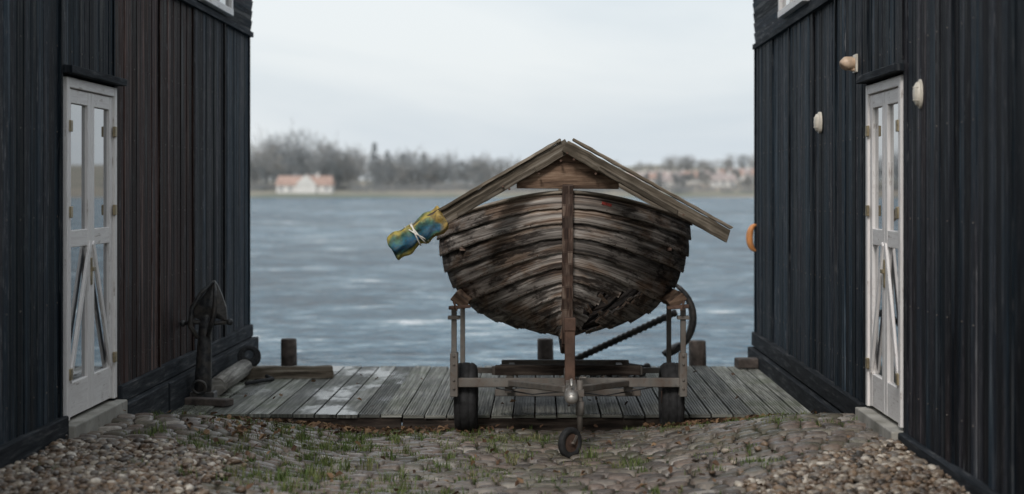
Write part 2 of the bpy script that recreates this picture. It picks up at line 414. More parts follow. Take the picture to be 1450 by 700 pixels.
# pebbles
bm=bmesh.new(); bmesh.ops.create_icosphere(bm,subdivisions=2,radius=1); bv=np.array([v.co[:] for v in bm.verts]); bf=np.array([[v.index for v in f_.verts] for f_ in bm.faces]); bm.free()
def pebbles(name,x0,x1,y0,y1,count):
    V=[];F=[];Rr=[];k=0
    for _ in range(count):
        x=R(x0,x1);y=R(y0,y1)
        if not is_gravel(x+R(-.05,.05),y+R(-.05,.05)):
            if random.random()<.985: continue
        s=random.choice([.010,.013,.017,.021,.028])*R(.8,1.25)
        sc_=np.array([s*R(.9,1.5),s*R(.8,1.1),s*R(.45,.8)])
        P=bv*(1+.12*np.sin(bv[:,[1,2,0]]*R(1.5,4)+R(0,6)))*sc_
        th=R(0,6.28);c_,s_=math.cos(th),math.sin(th); tl=R(-.5,.5)
        P=P@np.array([[c_,s_,0],[-s_,c_,0],[0,0,1]])@np.array([[1,0,0],[0,math.cos(tl),math.sin(tl)],[0,-math.sin(tl),math.cos(tl)]])
        P=P+np.array([x,y,float(g(x,y))+R(-.005,.04)])
        V.append(P);F.append(bf+k);k+=len(bv);Rr.append(np.full(len(bf),random.random()))
    return npmesh(name,np.concatenate(V),np.concatenate(F),np.concatenate(Rr),'pebble')
pebbles('gravel',XL,-1.8,9.3,11.6,8000)
pebbles('gravel',1.0,XR,9.3,11.7,6200)
# grass
def blades(name,spots,mat='grass'):
    V=[];F=[];Rr=[];k=0
    for (x,y,nb,h) in spots:
        z=float(g(x,y)); hue=random.random()
        for _ in range(nb):
            bx=x+random.gauss(0,.028);by=y+random.gauss(0,.022);hh=h*R(.4,1.1);a=R(0,6.28);w=R(.002,.0042)
            le=R(.2,.9)*hh; dx,dy=math.cos(a)*le,math.sin(a)*le; sx,sy=-math.sin(a)*w,math.cos(a)*w
            V+= [(bx-sx,by-sy,z-.01),(bx+sx,by+sy,z-.01),(bx+dx*.4+sx*.8,by+dy*.4+sy*.8,z+hh*.65),(bx+dx*.4-sx*.8,by+dy*.4-sy*.8,z+hh*.65),
                 (bx+dx+sx*.1,by+dy+sy*.1,z+hh),(bx+dx-sx*.1,by+dy-sy*.1,z+hh)]
            F+=[(k,k+1,k+2,k+3),(k+3,k+2,k+4,k+5)];k+=6
            rr=min(1,max(0,hue*.6+R(0,.4)));Rr+=[rr,rr]
    return npmesh(name,np.array(V),np.array(F),np.array(Rr),mat)
spots=[]
for _ in range(9500):
    x=R(XL+.1,XR-.1);y=R(10,14.5)
    p=mnoise.noise(Vector((x*1.3,y*1.5,3)))*1.3+.02
    p+= .42*math.exp(-((x+1.6)/1.1)**2) + .45*math.exp(-((y-14.1)/.35)**2)-.10*(x>.3)
    if 11.6<y<13.2 and x<XL+.3: continue
    if is_gravel(x,y): p-=.5
    if random.random()<p*.58: spots.append((x,y,int(R(5,16)),R(.02,.06)))
for _ in range(55): spots.append((random.gauss(-1.7,.6),R(10.3,13.8),28,R(.07,.12)))
for _ in range(8): spots.append((random.gauss(.55,.12),random.gauss(11.6,.35),22,R(.06,.09)))
blades('grass',spots)
# dry leaves
V=[];F=[];Rr=[];k=0
def leaf(x,y,z):
    global k
    s=R(.018,.04);a=R(0,6.28);e=[]
    M3=Matrix.Rotation(a,3,'Z')@Matrix.Rotation(R(-.7,.7),3,'X')@Matrix.Rotation(R(-.7,.7),3,'Y')
    c=R(.2,.6)
    for p in ((-1,0,0),(-.3,-.55,c*.5),(.4,-.45,c*.5),(1,0,0),(.4,.45,c*.5),(-.3,.55,c*.5)):
        e.append(tuple(M3@(Vector(p)*s)+Vector((x,y,z+.012+R(0,.02)))))
    V.extend(e);F.append((k,k+1,k+2,k+3));F.append((k,k+3,k+4,k+5));r=random.random();Rr.extend([r,r]);k+=6
for _ in range(950):
    x=min(2.3,max(.9,random.gauss(1.75,.4)));y=14.5-abs(random.gauss(0,.28));leaf(x,y,float(g(x,y))+.015)
for _ in range(320):
    x=random.gauss(-1.7,.6);y=14.5-abs(random.gauss(0,.25));
    if XL<x<XR: leaf(x,y,float(g(x,y))+.015)
for _ in range(130):
    x=R(XL+.1,XR-.1);y=R(10,14.5);leaf(x,y,float(g(x,y))+.02)
for _ in range(80):
    x=random.gauss(-2.2,.15);y=random.gauss(12.6,.35);leaf(x,y,float(g(x,y))+.02)
for _ in range(35):
    leaf(R(-3,2.3),R(14.7,18.4),-.236)
npmesh('fallen_leaves',np.array(V),np.array(F),np.array(Rr),'dry',smooth=False)

# ---------------------------------------------------------------- boathouses
def boathouse(W,nx,seams,hues,door,ztop,plinth,win,y0=5.6):
    root=empty('timber_boathouse')
    def wb(mb,d0,d1,ya,yb,za,zb,grain='z',m=0,r=None,jit=0):
        xa,xb=sorted((W+nx*d0,W+nx*d1)); mb.box(xa,xb,ya,yb,za,zb,grain,m,r,jit)
    far=W-nx*6.5
    mb=MB(); xa,xb=sorted((W-nx*.06,far)); mb.box(xa,xb,y0+.1,YE-.05,.02,5.0,'x'); mb.build('inner_wall',['tarbeam'],root)
    mb=MB(); xa,xb=sorted((W-nx*.03,far)); mb.box(xa,xb,y0+.05,YE-.02,-3,.0,'x'); mb.build('foundation',['stone'],root)
    mb=MB(); nl=MB()
    for i in range(len(seams)-1):
        a,b_=seams[i],seams[i+1]; nb=max(6,round((b_-a)/.135)); w=(b_-a)/nb
        off=.018*(i%2)
        for kk in range(nb):
            ya=a+kk*w; yb=ya+w-.007
            zb=.02
            mid=(ya+yb)/2
            if door[0]-.02<mid<door[1]+.02: zb=door[3]+.085
            o_=off+R(-.005,.004)
            hue=hues[i]+R(-.12,.12)
            wb(mb,-.045,o_,ya,yb,zb,ztop,'z',0,(R(0,1)**1.3,min(1,max(0,hue)),random.random()))
            if kk%2==0 and mid>9.5:
                for zz in np.arange(.35,3.3,.58):
                    if zz>zb: 
                        xa=W+nx*(o_+.002); nl.tube([(xa-nx*.004,mid+R(-.01,.01),zz+R(-.01,.01))]+[(xa,mid,zz)],.0045,6)
        wb(mb,-.04,off+.016,b_-.035,b_+.006,(.02 if not(door[0]-.1<b_<door[1]-.1) else door[3]+.1),ztop,'z',0,(R(0,.3),hues[i],.5))
    mb.build('wall_boards',['tar'],root,bevel=.003)
    nl.build('nail_heads',['galv'],root)
    mb=MB(); 
    for ye,s_ in ((YE,1),(y0,-1)):
        x=W-nx*.02
        for kk in range(46):
            xa,xb=sorted((x,x-nx*.135)); x-=nx*.14
            mb.box(xa,xb,min(ye,ye-s_*.04),max(ye,ye-s_*.04),0,5.0,'z',0,(R(0,.8),R(0,.5),.3))
    mb.build('end_boards',['tar'],root)
    mb=MB()
    wb(mb,-.02,.05,y0,YE+.015,ztop-.03,ztop+.025,'y',0)
    z=ztop+.03
    while z<5.1:
        d=.012+.03*(z-ztop)+.035*(z-ztop)**2
        segs=[(y0,win[0]-.05),(win[1]+.05,YE+.02)] if (win[2]-.05<z<win[3]) else [(y0,YE+.02)]
        for s0,s1 in segs:
            xa=W+nx*(d);
            mb.beam((xa,s0,z+.06),(xa,s1,z+.06),.13,.022,up=(nx*1,0,-.16),m=1,r=(R(0,.8),R(0,.3),.4))
        z+=.112
    mb.build('upper_siding',['tarbeam','tar'],root)
    mb=MB(); a,b_,c,d=win
    D=.05
    wb(mb,0,D+.04,a,b_,c-.05,c+.02,'y'); wb(mb,0,D+.04,a,b_,d-.05,d,'y')
    wb(mb,0,D+.035,a,a+.07,c+.02,d-.05,'z'); wb(mb,0,D+.035,b_-.07,b_,c+.02,d-.05,'z'); wb(mb,0,D+.033,(a+b_)/2-.03,(a+b_)/2+.03,c+.02,d-.05,'z')
    mb.build('window_frame',['white'],root,bevel=.004)
    mb=MB(); wb(mb,0,D,a+.05,b_-.05,c,d-.03); mb.build('window_glass',['glass'],root)
    mb=MB(); e=W+nx*.35; mid=(W+far)/2; f2=far-nx*.35
    for (xa,za,xb,zb) in ((e,4.95,mid,7.2),(f2,4.95,mid,7.2)):
        mb.beam((xa,(y0+YE)/2,za),(xb,(y0+YE)/2,zb),YE-y0+.8,.12,up=(0,0,1),m=0)
    mb.build('roof',['roof'],root)
    mb=MB()
    for ye in (y0+.02,YE-.06):
        b=len(mb.v); mb.v+=[(W,ye,5),(far,ye,5),(mid,ye,7.1),(W,ye+.04,5),(far,ye+.04,5),(mid,ye+.04,7.1)]
        for fc in ((0,1,2),(3,5,4),(0,3,4,1),(1,4,5,2),(2,5,3,0)): mb.face(tuple(b+t for t in fc),[(mb.v[b+t][2],mb.v[b+t][0]) for t in fc],(.4,.2,.3),0)
    mb.build('gable',['tar'],root)
    mb=MB()
    for (ya,yb,za,zb,dd) in plinth: wb(mb,-.02,dd,ya,yb,za,zb,'y',0,None,.003)
    mb.build('plinth',['tarbeam'],root,bevel=.008)
    dy0,dy1,dz0,dz1=door; mb=MB(); fw=.07
    wb(mb,-.04,.03,dy0,dy0+fw,dz0,dz1,'z'); wb(mb,-.04,.03,dy1-fw,dy1,dz0,dz1,'z')
    wb(mb,-.04,.028,dy0+fw,dy1-fw,dz1-fw,dz1,'y')
    ym=(dy0+dy1)/2
    gl=MB(); hg=MB()
    for s0,s1,dirn in ((dy0+fw+.004,ym-.003,1),(ym+.003,dy1-fw-.004,-1)):
        zt=dz1-fw-.006; zb=dz0+.01; st=.085
        wb(mb,-.03,.012,s0,s0+st,zb,zt,'z'); wb(mb,-.03,.012,s1-st,s1,zb,zt,'z')
        wb(mb,-.03,.010,s0+st,s1-st,zt-.10,zt,'y'); wb(mb,-.03,.010,s0+st,s1-st,zb,zb+.24,'y')
        wb(mb,-.03,.010,s0+st,s1-st,1.29,1.41,'y')
        wb(gl,-.028,-.012,s0+st-.01,s1-st+.01,zb+.2,zt-.08)
        xw=W+nx*.012
        if dirn==1: p0=(xw,s0+st*.6,zb+.25);p1=(xw,s1-st*.4,1.31)
        else: p0=(xw,s1-st*.6,zb+.25);p1=(xw,s0+st*.4,1.31)
        mb.beam(p0,p1,.055,.022,up=(1,0,0))
        yh=s0 if dirn==1 else s1
        for zz in (dz0+.28,1.5,dz1-.38):
            wb(hg,.02,.042,yh-.03,yh+.03,zz,zz+.08)
    mb.build('door_frame',['white'],root,bevel=.004)
    gl.build('door_glass',['glass'],root)
    wb(hg,.01,.035,ym-.02,ym+.05,1.10,1.13); wb(hg,.01,.02,ym-.02,ym+.02,1.0,1.2)
    hg.build('door_hinges',['brass'],root,bevel=.004)
    mb=MB(); wb(mb,-.02,.085,dy0-.08,dy1+.1,dz1+.02,dz1+.075,'y'); mb.build('door_lintel',['tarbeam'],root,bevel=.005)
    mb=MB(); wb(mb,-.05,.10,dy0-.05,dy1+.05,-.25,dz0-.02,'y'); mb.build('door_sill',['concrete'],root,bevel=.01,seg=2)
    return root
sl=[5.6,7.1,8.6,10.1,11.6,13.1,14.6,16.1,17.6,19.2]
boathouse(XL,1,sl,[0,.1,.1,.0,.10,.95,1.0,.30,.05],(11.72,13.10,.09,2.48),3.45,
  [(5.6,11.66,-.15,.14,.06),(13.16,14.6,-.42,.03,.10),(13.18,19.2,.035,.17,.05),(14.62,19.22,-.24,.028,.11)],(16.25,17.75,3.56,4.5))
sr=[5.6,7.4,8.75,10.08,11.38,12.7,13.97,15.23,16.56,17.85,19.2]
boathouse(XR,-1,sr,[.1,.05,.20,.25,.10,.05,.12,.05,.0,.0],(11.42,12.64,.09,2.47),3.31,
  [(5.6,11.36,-.2,.07,.06),(12.72,19.22,-.07,.085,.06),(12.74,19.24,-.42,-.085,.10)],(15.3,16.9,3.45,4.4))
def bulkhead(name,y,z,s,mat='lampw'):
    root=empty(name); mb=MB(); x=XR-.012
    for d0,d1,r0,r1 in ((-.01,.02,1,1),(.02,.025,1,.85),(.025,.045,.85,.78),(.045,.062,.78,.5),(.062,.068,.5,.05)):
        b=len(mb.v);n=20
        for (dd,r_) in ((d0,r0),(d1,r1)):
            for k_ in range(n):
                a=2*math.pi*k_/n; mb.v.append((x-dd*s/.1,y+math.cos(a)*r_*s*.8,z+math.sin(a)*r_*s*1.15))
        for k_ in range(n):
            k2=(k_+1)%n; mb.face((b+k_,b+k2,b+n+k2,b+n+k_),[(0,0)]*4,(.5,.5,.5),0,True)
    mb.build('lamp_body',[mat],root)
    mb=MB()
    for dz in (-.5,0,.5):
        mb.tube([(x-.04*s/.1,y-s*.6,z+dz*s),(x-.066*s/.1,y,z+dz*s),(x-.04*s/.1,y+s*.6,z+dz*s)],.005,6)
    mb.build('lamp_guard',[mat],root)
bulkhead('wall_lamp',10.86,2.31,.082); bulkhead('wall_lamp',14.8,2.28,.082)
root=empty('outdoor_floodlight'); mb=MB()
mb.tube([(XR,13.1,2.62),(XR-.05,13.1,2.63),(XR-.08,13.1,2.66)],.02,8); mb.tube([(XR-.02,13.1,2.67),(XR-.05,13.1,2.675),(XR-.09,13.09,2.67),(XR-.115,13.07,2.655),(XR-.12,13.07,2.65)],[.035,.05,.055,.045,.02],14)
mb.build('lamp_head',['peach'],root); mb=MB(); mb.box(XR-.03,XR+.01,13.03,13.17,2.6,2.74); mb.build('mount',['lampw'],root,bevel=.004)
mb=MB(); pts=[];rd=[]
for i in range(15):
    a=math.pi*(-.55+1.1*i/14); pts.append((XR-.02-.07*math.cos(a),YE-.03,1.15+.145*math.sin(a))); rd.append(.008+.032*math.cos(a*.88))
mb.tube(pts,rd,10,0); mb.build('wall_hook',['orange'])

# ---------------------------------------------------------------- deck
root=empty('wooden_deck'); mb=MB(); x=XL+.03; i=0
while x<XR-.05:
    w=min(.19,XR-.02-x); y0_=14.6+R(-.015,.012); y1_=18.6+R(-.02,.02); z=-.24+R(-.005,.005); gp=.015
    r=(random.random(),random.random(),1.0 if x<-1.5 else .25)
    if x<-1.65:
        mb.box(x,x+w-gp,y0_,y1_,z-.03,z,'y',0,r)
    else:
        nr=7; prof=[]; e=x; pw=(w-gp)/nr
        for k_ in range(nr):
            prof+=[(e,z),(e+pw*.50,z),(e+pw*.60,z-.008),(e+pw*.92,z-.008)] ; e+=pw
        prof[-1]=(x+w-gp,z-.008); prof+=[(x+w-gp,z-.03),(x,z-.03)]
        b=len(mb.v); np_=len(prof); ou=R(0,50)
        for yy in (y0_,y1_):
            for p in prof: mb.v.append((p[0],yy,p[1]))
        for k_ in range(np_):
            k2=(k_+1)%np_
            mb.face((b+k_,b+k2,b+np_+k2,b+np_+k_),[(ou,prof[k_][0]),(ou,prof[k2][0]),(ou+4,prof[k2][0]),(ou+4,prof[k_][0])],r,0)
        mb.face(tuple(b+t for t in range(np_)),[(ou+p[0],p[1]) for p in prof],r,0)
        mb.face(tuple(b+np_+t for t in range(np_)),[(ou+p[0],p[1]) for p in prof],r,0)
    x+=w; i+=1
mb.build('deck_planks',['deck'],root)
mb=MB()
for a,b_ in ((XL+.1,-1.2),(-1.19,.9),(.91,XR-.02)):
    mb.box(a,b_,14.62,14.665,-.40,-.275,'x',0,None,.003)
    mb.box(a,b_,18.50,18.57,-.46,-.275,'x',0)
for yy in (15.6,16.6,17.6): mb.box(XL+.05,XR-.05,yy,yy+.08,-.45,-.275,'x')
for xx in np.arange(-3,2.5,1.3): mb.box(xx,xx+.15,18.3,18.45,-3,-.28,'z')
mb.build('deck_beams',['beamdk'],root,bevel=.006)

for (x,y,w,zt) in ((-2.79,18.8,.088,.04),(.055,18.8,.088,.04),(1.74,18.8,.095,.02)):
    mb=MB(); mb.tube([(x,y,-3),(x,y,-1),(x+.004,y,-.2),(x,y,zt-.012),(x,y,zt)],[w*1.05,w*1.04,w*1.02,w,w*.9],18,nz=.015); mb.build('mooring_post',['post'])
mb=MB(); mb.rough((-3.12,17.3,-.178),(-2.12,17.42,-.178),.13,.12,jit=.006); mb.build('timber_beam',['cover'],bevel=.006)
mb=MB(); mb.beam((2.12,18.35,-.185),(2.44,18.4,-.185),.16,.10,jit=.006); mb.build('timber_beam',['post'],bevel=.01)
mb=MB(); mb.tube([(-3.03,15.85,-.15),(-3.05,16.5,-.15),(-3.02,17.3,-.12)],[.085,.09,.085],16,nz=.02); mb.build('log',['greypost'])
mb=MB(); mb.beam((-3.2,15.3,-.205),(-2.78,15.15,-.205),.16,.06,jit=.006); mb.build('timber_block',['post'],bevel=.008)
mb=MB()
for i in range(4): mb.torus((-3.0+R(-.01,.01),17.5,-.03+.008*i),.10-.012*i,.022,(.3,-1,.25),26,8)
mb.tube([(-3.0,17.5,-.12),(-2.85,17.4,-.20),(-2.7,17.1,-.215),(-2.9,16.7,-.215)],.02,8)
mb.build('rope_coil',['rope'])

# ---------------------------------------------------------------- anchors
def anchor_a():
    root=empty('anchor'); mb=MB(); X=-3.07;Y=15.5
    mb.tube([(X-.02,Y,-.23),(X-.01,Y,.0),(X,Y,.25),(X+.01,Y,.5),(X+.06,Y,.7)],[.085,.075,.068,.055,.035],10,nz=.05,flat=.8)
    mb.build('shank',['iron'],root)
    mb=MB(); mb.tube([(X-.20,Y,.47),(X-.1,Y-.01,.485),(X+.1,Y,.475),(X+.22,Y,.485)],[.018,.022,.022,.018],8)
    mb.ball((X-.20,Y,.47),.03); mb.ball((X+.23,Y,.485),.032); mb.build('stock',['iron'],root)
    mb=MB(); out=[(.09,.87),(.045,.80),(-.03,.70),(-.10,.60),(-.15,.50),(-.08,.52),(0,.50),(.10,.52),(.21,.49),(.20,.62),(.16,.74),(.125,.82)]
    c=(.05,.64); b=len(mb.v)
    for dy in (-.02,.02):
        mb.v.append((X+c[0],Y+dy-.05,c[1]))
        for p in out: mb.v.append((X+p[0],Y+dy,p[1]))
    n_=len(out)
    for o_ in (0,n_+1):
        for k_ in range(n_): mb.face((b+o_,b+o_+1+k_,b+o_+1+(k_+1)%n_),[(0,0)]*3,(.5,.5,.5))
    for k_ in range(n_): 
        k2=(k_+1)%n_; mb.face((b+1+k_,b+1+k2,b+n_+2+k2,b+n_+2+k_),[(0,0)]*4,(.5,.5,.5))
    mb.build('fluke',['iron'],root,bevel=.006)
    mb=MB(); mb.tube([(X+.09,Y-.04,.86),(X-.02,Y-.06,.75),(X-.10,Y-.07,.62),(X-.12,Y-.06,.45),(X-.05,Y-.05,.34)],[.012,.02,.022,.022,.02],8)
    mb.tube([(X+.10,Y-.04,.85),(X+.11,Y-.06,.7),(X+.10,Y-.07,.55),(X+.04,Y-.05,.36)],[.012,.02,.022,.02],8)
    mb.build('arms',['iron'],root)
    mb=MB(); mb.torus((X-.03,Y-.1,-.1),.06,.014,(0,1,.2)); mb.box(X-.12,X+.10,Y-.08,Y+.09,-.235,-.15,'x'); mb.build('ring',['iron'],root,bevel=.008)
anchor_a()
def anchor_b():
    root=empty('anchor'); Y=17.9; mb=MB()
    p0=Vector((.30,Y,-.13));p1=Vector((1.42,Y-.25,.42)); n_=44
    mb.tube([p0.lerp(p1,i/n_) for i in range(n_+1)],[.030+.012*(i%2) for i in range(n_+1)],8); mb.build('shank',['iron'],root)
    mb=MB(); pts=[];rd=[]
    for i in range(15):
        a=-1.25+2.2*i/14; pts.append((1.17+.42*math.cos(a),Y-.25,.36+.42*math.sin(a))); rd.append(.02+.022*math.sin(math.pi*i/14))
    mb.tube(pts,rd,8); mb.tube([(1.3,Y-.25,.0),(1.28,Y-.26,-.02),(1.40,Y-.24,.06),(1.45,Y-.22,.1)],[.01,.06,.07,.02],8,flat=.35)
    mb.build('arms',['iron'],root)
    mb=MB(); mb.tube([(-.33,Y-.1,-.19),(.0,Y-.1,-.15),(.4,Y-.1,-.15),(.8,Y-.05,-.14),(1.1,Y-.1,-.17)],[.02,.03,.04,.032,.02],8)
    mb.ball((-.34,Y-.1,-.19),.045); mb.ball((1.12,Y-.1,-.17),.045)
    mb.build('stock',['iron'],root)
    mb=MB()
    for i in range(26): 
        t=i/25; c=(.35+.7*t,Y-.35-.05*math.sin(i),-.215+.02*(i%3)); mb.torus(c,.04,.011,(0,math.sin(i*1.57),math.cos(i*1.57)+.1),12,6)
    for i in range(3): mb.torus((.75,Y-.2,-.21+.025*i),.17-.01*i,.018,(0,0,1))
    mb.build('chain',['iron'],root)
anchor_b()

# ---------------------------------------------------------------- boat
BX=.215
mt=[0,.2,.38,.52,.66,.82,1]; mx=[0,.42,.74,.91,1.04,1.12,1.14]; mz=[.40,.455,.56,.70,.89,1.12,1.38]
def mid(t): 
    e=.05; xs_=[np.interp(min(1,max(0,t+d)),mt,mx) for d in (-e,0,e)]; zs_=[np.interp(min(1,max(0,t+d)),mt,mz) for d in (-e,0,e)]
    if t<e or t>1-e: return float(xs_[1]),float(zs_[1])
    return float(sum(xs_)/3),float(sum(zs_)/3)
def hp(s,t,side):
    m_=1-abs(2*s-1); p=.58+.28*(1-t); w=math.sin(math.pi/2*m_)**p; wz=1-(1-m_)**1.75
    xm,zm=mid(t)
    zs=(.50+1.17*t**1.0) if s<.5 else (.5+1.05*t)
    x=.035+max(0,(xm-.035))*w; z=zs+(zm-zs)*wz
    yb=13.30+.30*(1-t)**2; ys=17.7-.3*(1-t)**2
    return Vector((BX+side*x,yb+(ys-yb)*s,z))
def hn(s,t,side):
    e=.004; a=hp(min(1,s+e),t,side)-hp(max(0,s-e),t,side); b=hp(s,min(1,t+e),side)-hp(s,max(0,t-e),side)
    n_=a.cross(b).normalized()
    if n_.x*side<0: n_=-n_
    return n_
boat=empty('wooden_rowing_boat')
NP=10; NS=80
breaks={(1,1):(.10,.26),(1,2):(.045,.15),(1,3):(.075,.20),(1,4):(.13,.215),(1,0):(.16,.24)}
mb=MB()
fr=[0,.12,.56,1.0]; offs=[.024,.0225,.014,.003]
for side in (-1,1):
    for i in range(NP):
        t0=i/NP; t1=(i+1)/NP+.004; nv=4; ou=R(0,60);ov=R(0,60); r=(random.random(),random.random(),random.random())
        ss=[.5-.5*math.cos(math.pi*k_/NS) for k_ in range(NS+1)]
        b=len(mb.v); p_=R(0,6)
        for k_,s_ in enumerate(ss):
            for j in range(nv):
                t=min(1,t0+(t1-t0)*fr[j])
                p=hp(s_,t,side)+hn(s_,t,side)*(offs[j]+.003*math.sin(k_*.9+p_)*(j<2))
                if j==0: p.z+=R(-.004,.004)+.004*math.sin(k_*.6+p_*2)
                mb.v.append(tuple(p))
        for k_,s_ in enumerate(ss):
            for j in range(nv):
                t=min(1,t0+(t1-t0)*fr[j]); p=hp(s_,t,side)+hn(s_,t,side)*(offs[j]-.016); mb.v.append(tuple(p))
        K=len(ss); ob=b+K*nv
        Lq=4.6
        br=breaks.get((side,i))
        # each of the three strips of a broken plank ends at a different place: splintered edge
        jit3=[(R(-.014,.014),R(-.02,.02)) for _ in range(3)]
        def skip(k_,j):
            if not br or k_<0 or k_>=K-1: return False
            c=(ss[k_]+ss[k_+1])/2
            return br[0]+jit3[j][0]<c<br[1]+jit3[j][1]
        for k_ in range(K-1):
            u0,u1=ou+ss[k_]*Lq,ou+ss[k_+1]*Lq
            for j in range(nv-1):
                if skip(k_,j): continue
                v0,v1=ov+fr[j]*.16,ov+fr[j+1]*.16
                rj=(r[0],1.0 if j==0 else 0.0,r[2])
                a=b+k_*nv+j; mb.face((a,a+nv,a+nv+1,a+1),[(u0,v0),(u1,v0),(u1,v1),(u0,v1)],rj,0,True)
                a=ob+k_*nv+j; mb.face((a,a+1,a+nv+1,a+nv),[(u0,v0),(u0,v1),(u1,v1),(u1,v0)],rj,1,True)
                for kk,nb_ in ((k_,k_-1),(k_+1,k_+1)):
                    if nb_<0 or nb_>=K-1 or skip(nb_,j):
                        a=b+kk*nv+j;c=ob+kk*nv+j; mb.face((a,a+1,c+1,c),[(0,0),(.09,0),(.09,.016),(0,.016)],(1,0,0),2)
            if not skip(k_,0):
                a=b+k_*nv;c=ob+k_*nv; mb.face((a,c,c+nv,a+nv),[(u0,ov),(u0,ov+.016),(u1,ov+.016),(u1,ov)],(r[0]*.4,0,0),0)
            if not skip(k_,nv-2):
                a=b+k_*nv+nv-1;c=ob+k_*nv+nv-1; mb.face((a,a+nv,c+nv,c),[(u0,ov),(u1,ov),(u1,ov+.016),(u0,ov+.016)],(r[0],0,0),0)
mb.build('hull_planks',['hull','hullin','rawwood'],boat,fixn=False)
mb=MB()
for side in (-1,1):
    for i in range(1,NP+1):
        for s_ in np.arange(.03,.5,.028):
            if any(br and br[0]-.03<s_<br[1]+.03 for br in (breaks.get((side,i-1)),breaks.get((side,i)))): continue
            t=min(.995,i/NP+.012); p=hp(s_,t,side)+hn(s_,t,side)*.025; n_=hn(s_,t,side)
            mb.tube([p-n_*.006,p+n_*.002],[.0055,.004],6)
mb.build('rivets',['rust'],boat)
mb=MB()
for side in (-1,1):
    for s_ in np.arange(.05,.97,.055):
        pts=[hp(s_,t,side)-hn(s_,t,side)*.034 for t in np.linspace(0.02,1,14)]
        mb.tube(pts,.014,6)
mb.build('ribs',['hullin'],boat)
mb=MB()
for side in (-1,1):
    pts=[hp(s_,1,side)+hn(s_,1,side)*.008+Vector((0,0,.004)) for s_ in [.5-.5*math.cos(math.pi*k_/40) for k_ in range(41)]]
    mb.tube(pts,.020,8,flat=.8,nz=.04)
    pts=[hp(s_,.955,side)-hn(s_,1,side)*.03 for s_ in np.linspace(.03,.97,30)]
    mb.tube(pts,.018,6)
mb.build('gunwale',['cover'],boat)
mb=MB()
prof=[]
for t in np.linspace(1,0,14): prof.append((13.30+.30*(1-t)**2,.50+1.17*t))
prof=[(13.29,1.73)]+prof+[(13.8,.43),(14.3,.385),(15.5,.37),(16.8,.385),(17.3,.46)]+[(17.7-.3*(1-t)**2,.5+1.05*t) for t in np.linspace(.1,1,10)]
for a,b_ in zip(prof[:-1],prof[1:]):
    d=Vector((0,b_[0]-a[0],b_[1]-a[1])); nn=Vector((0,-d.z,d.y)).normalized()
    if (Vector((0,a[0],a[1]))+nn-Vector((0,15.5,1.0))).length<(Vector((0,a[0],a[1]))-Vector((0,15.5,1.0))).length: nn=-nn
    e=d.normalized()*.012
    mb.beam(Vector((BX,a[0],a[1]))-e+nn*.02,Vector((BX,b_[0],b_[1]))+e+nn*.02,.088,.10,up=nn,r=(.5,.5,.5))
mb.build('stem_and_keel',['stem'],boat,bevel=.006)
mb=MB()
for s_ in (.25,.5,.74):
    a=hp(s_,.8,-1);b_=hp(s_,.8,1); mb.beam(a,b_,.24,.03)
mb.box(BX-.02,BX+.02,13.75,17.2,.46,.52,'y')
for s_ in np.arange(.12,.9,.055):
    a=hp(s_,.12,-1);b_=hp(s_,.12,1); mb.beam(a+Vector((0,0,.05)),b_+Vector((0,0,.05)),.05,.05,m=1)
mb.build('thwarts',['stem','hullin'],boat,bevel=.004)
mb=MB()
def pc(s0,t0,s1,t1,w=.07,out=.0,m=0,drop=0):
    K_=6; P=[]
    for q_ in range(K_+1):
        s_=s0+(s1-s0)*q_/K_; t_=t0+(t1-t0)*q_/K_; p=hp(s_,t_,1)+hn(s_,t_,1)*(out+.008*q_/K_); p.z-=drop*q_/K_; P.append(p)
    for q_,(a,b_) in enumerate(zip(P[:-1],P[1:])): mb.beam(a,b_+(b_-a)*.03,w*R(.8,1.05)*(1-.5*q_/K_),.014,up=hn((s0+s1)/2,(t0+t1)/2,1),m=m,jit=.004,r=(.4,0,.3))
pc(.045,.27,.085,.24,.05,.0,0); pc(.075,.37,.115,.345,.04,.0,0); pc(.20,.36,.15,.335,.06,.005,1,.03)
pc(.215,.47,.17,.44,.05,.005,1,.02); pc(.26,.15,.19,.13,.06,.0,1,.02); pc(.15,.26,.115,.27,.05,.0,1)
mb.build('broken_plank_pieces',['rawwood','hull'],boat)
mb=MB(); a=hp(.022,.955,1)+hn(.022,.955,1)*.022; b_=hp(.036,.95,1)+hn(.036,.95,1)*.022; mb.beam(a,b_,.022,.006,up=hn(.03,.95,1)); mb.build('paint_remnant',['red'],boat)

# cover frame
cf_=empty('boat_cover_frame'); mb=MB()
ap=Vector((.21,13.22,2.035)); le=Vector((-1.10,13.22,1.275)); re=Vector((1.46,13.22,1.335))
mb.rough(ap,le,.05,.11,r=(.25,.4,.4),n=22); mb.rough(ap+Vector((-.02,-.053,.0)),re+Vector((0,-.053,0)),.05,.10,r=(.35,.4,.4),n=22)
for e_,sg_ in ((le,-1),(re,1)):
    d=(e_-ap).normalized(); nn=Vector((-d.z*sg_,0,d.x*sg_)); nn=nn if nn.z>0 else -nn
    mb.rough(ap+nn*.068+d*.01+Vector((0,.02,0)),e_+nn*.068+Vector((0,.02,0)),.15,.024,up=nn,r=(.9,.5,.5),n=26,jit=.003)
    yy=-.09 if sg_>0 else -.035
    mb.rough(ap+d*.30-nn*.032+Vector((0,yy,0)),ap+d*1.0-nn*.036+Vector((0,yy,0)),.018,.04,up=nn,r=(.05,.5,.5))
mb.build('front_rafters',['cover'],cf_,bevel=.003)
mb=MB()
ap2=Vector((.21,16.9,2.09))
mb.beam(ap2,ap2+Vector((-1.25,0,-.725)),.05,.10);mb.beam(ap2+Vector((0,.055,0)),ap2+Vector((1.25,.055,-.69)),.05,.10)
mb.beam((.21,13.3,1.99),(.21,17.1,2.03),.05,.11)
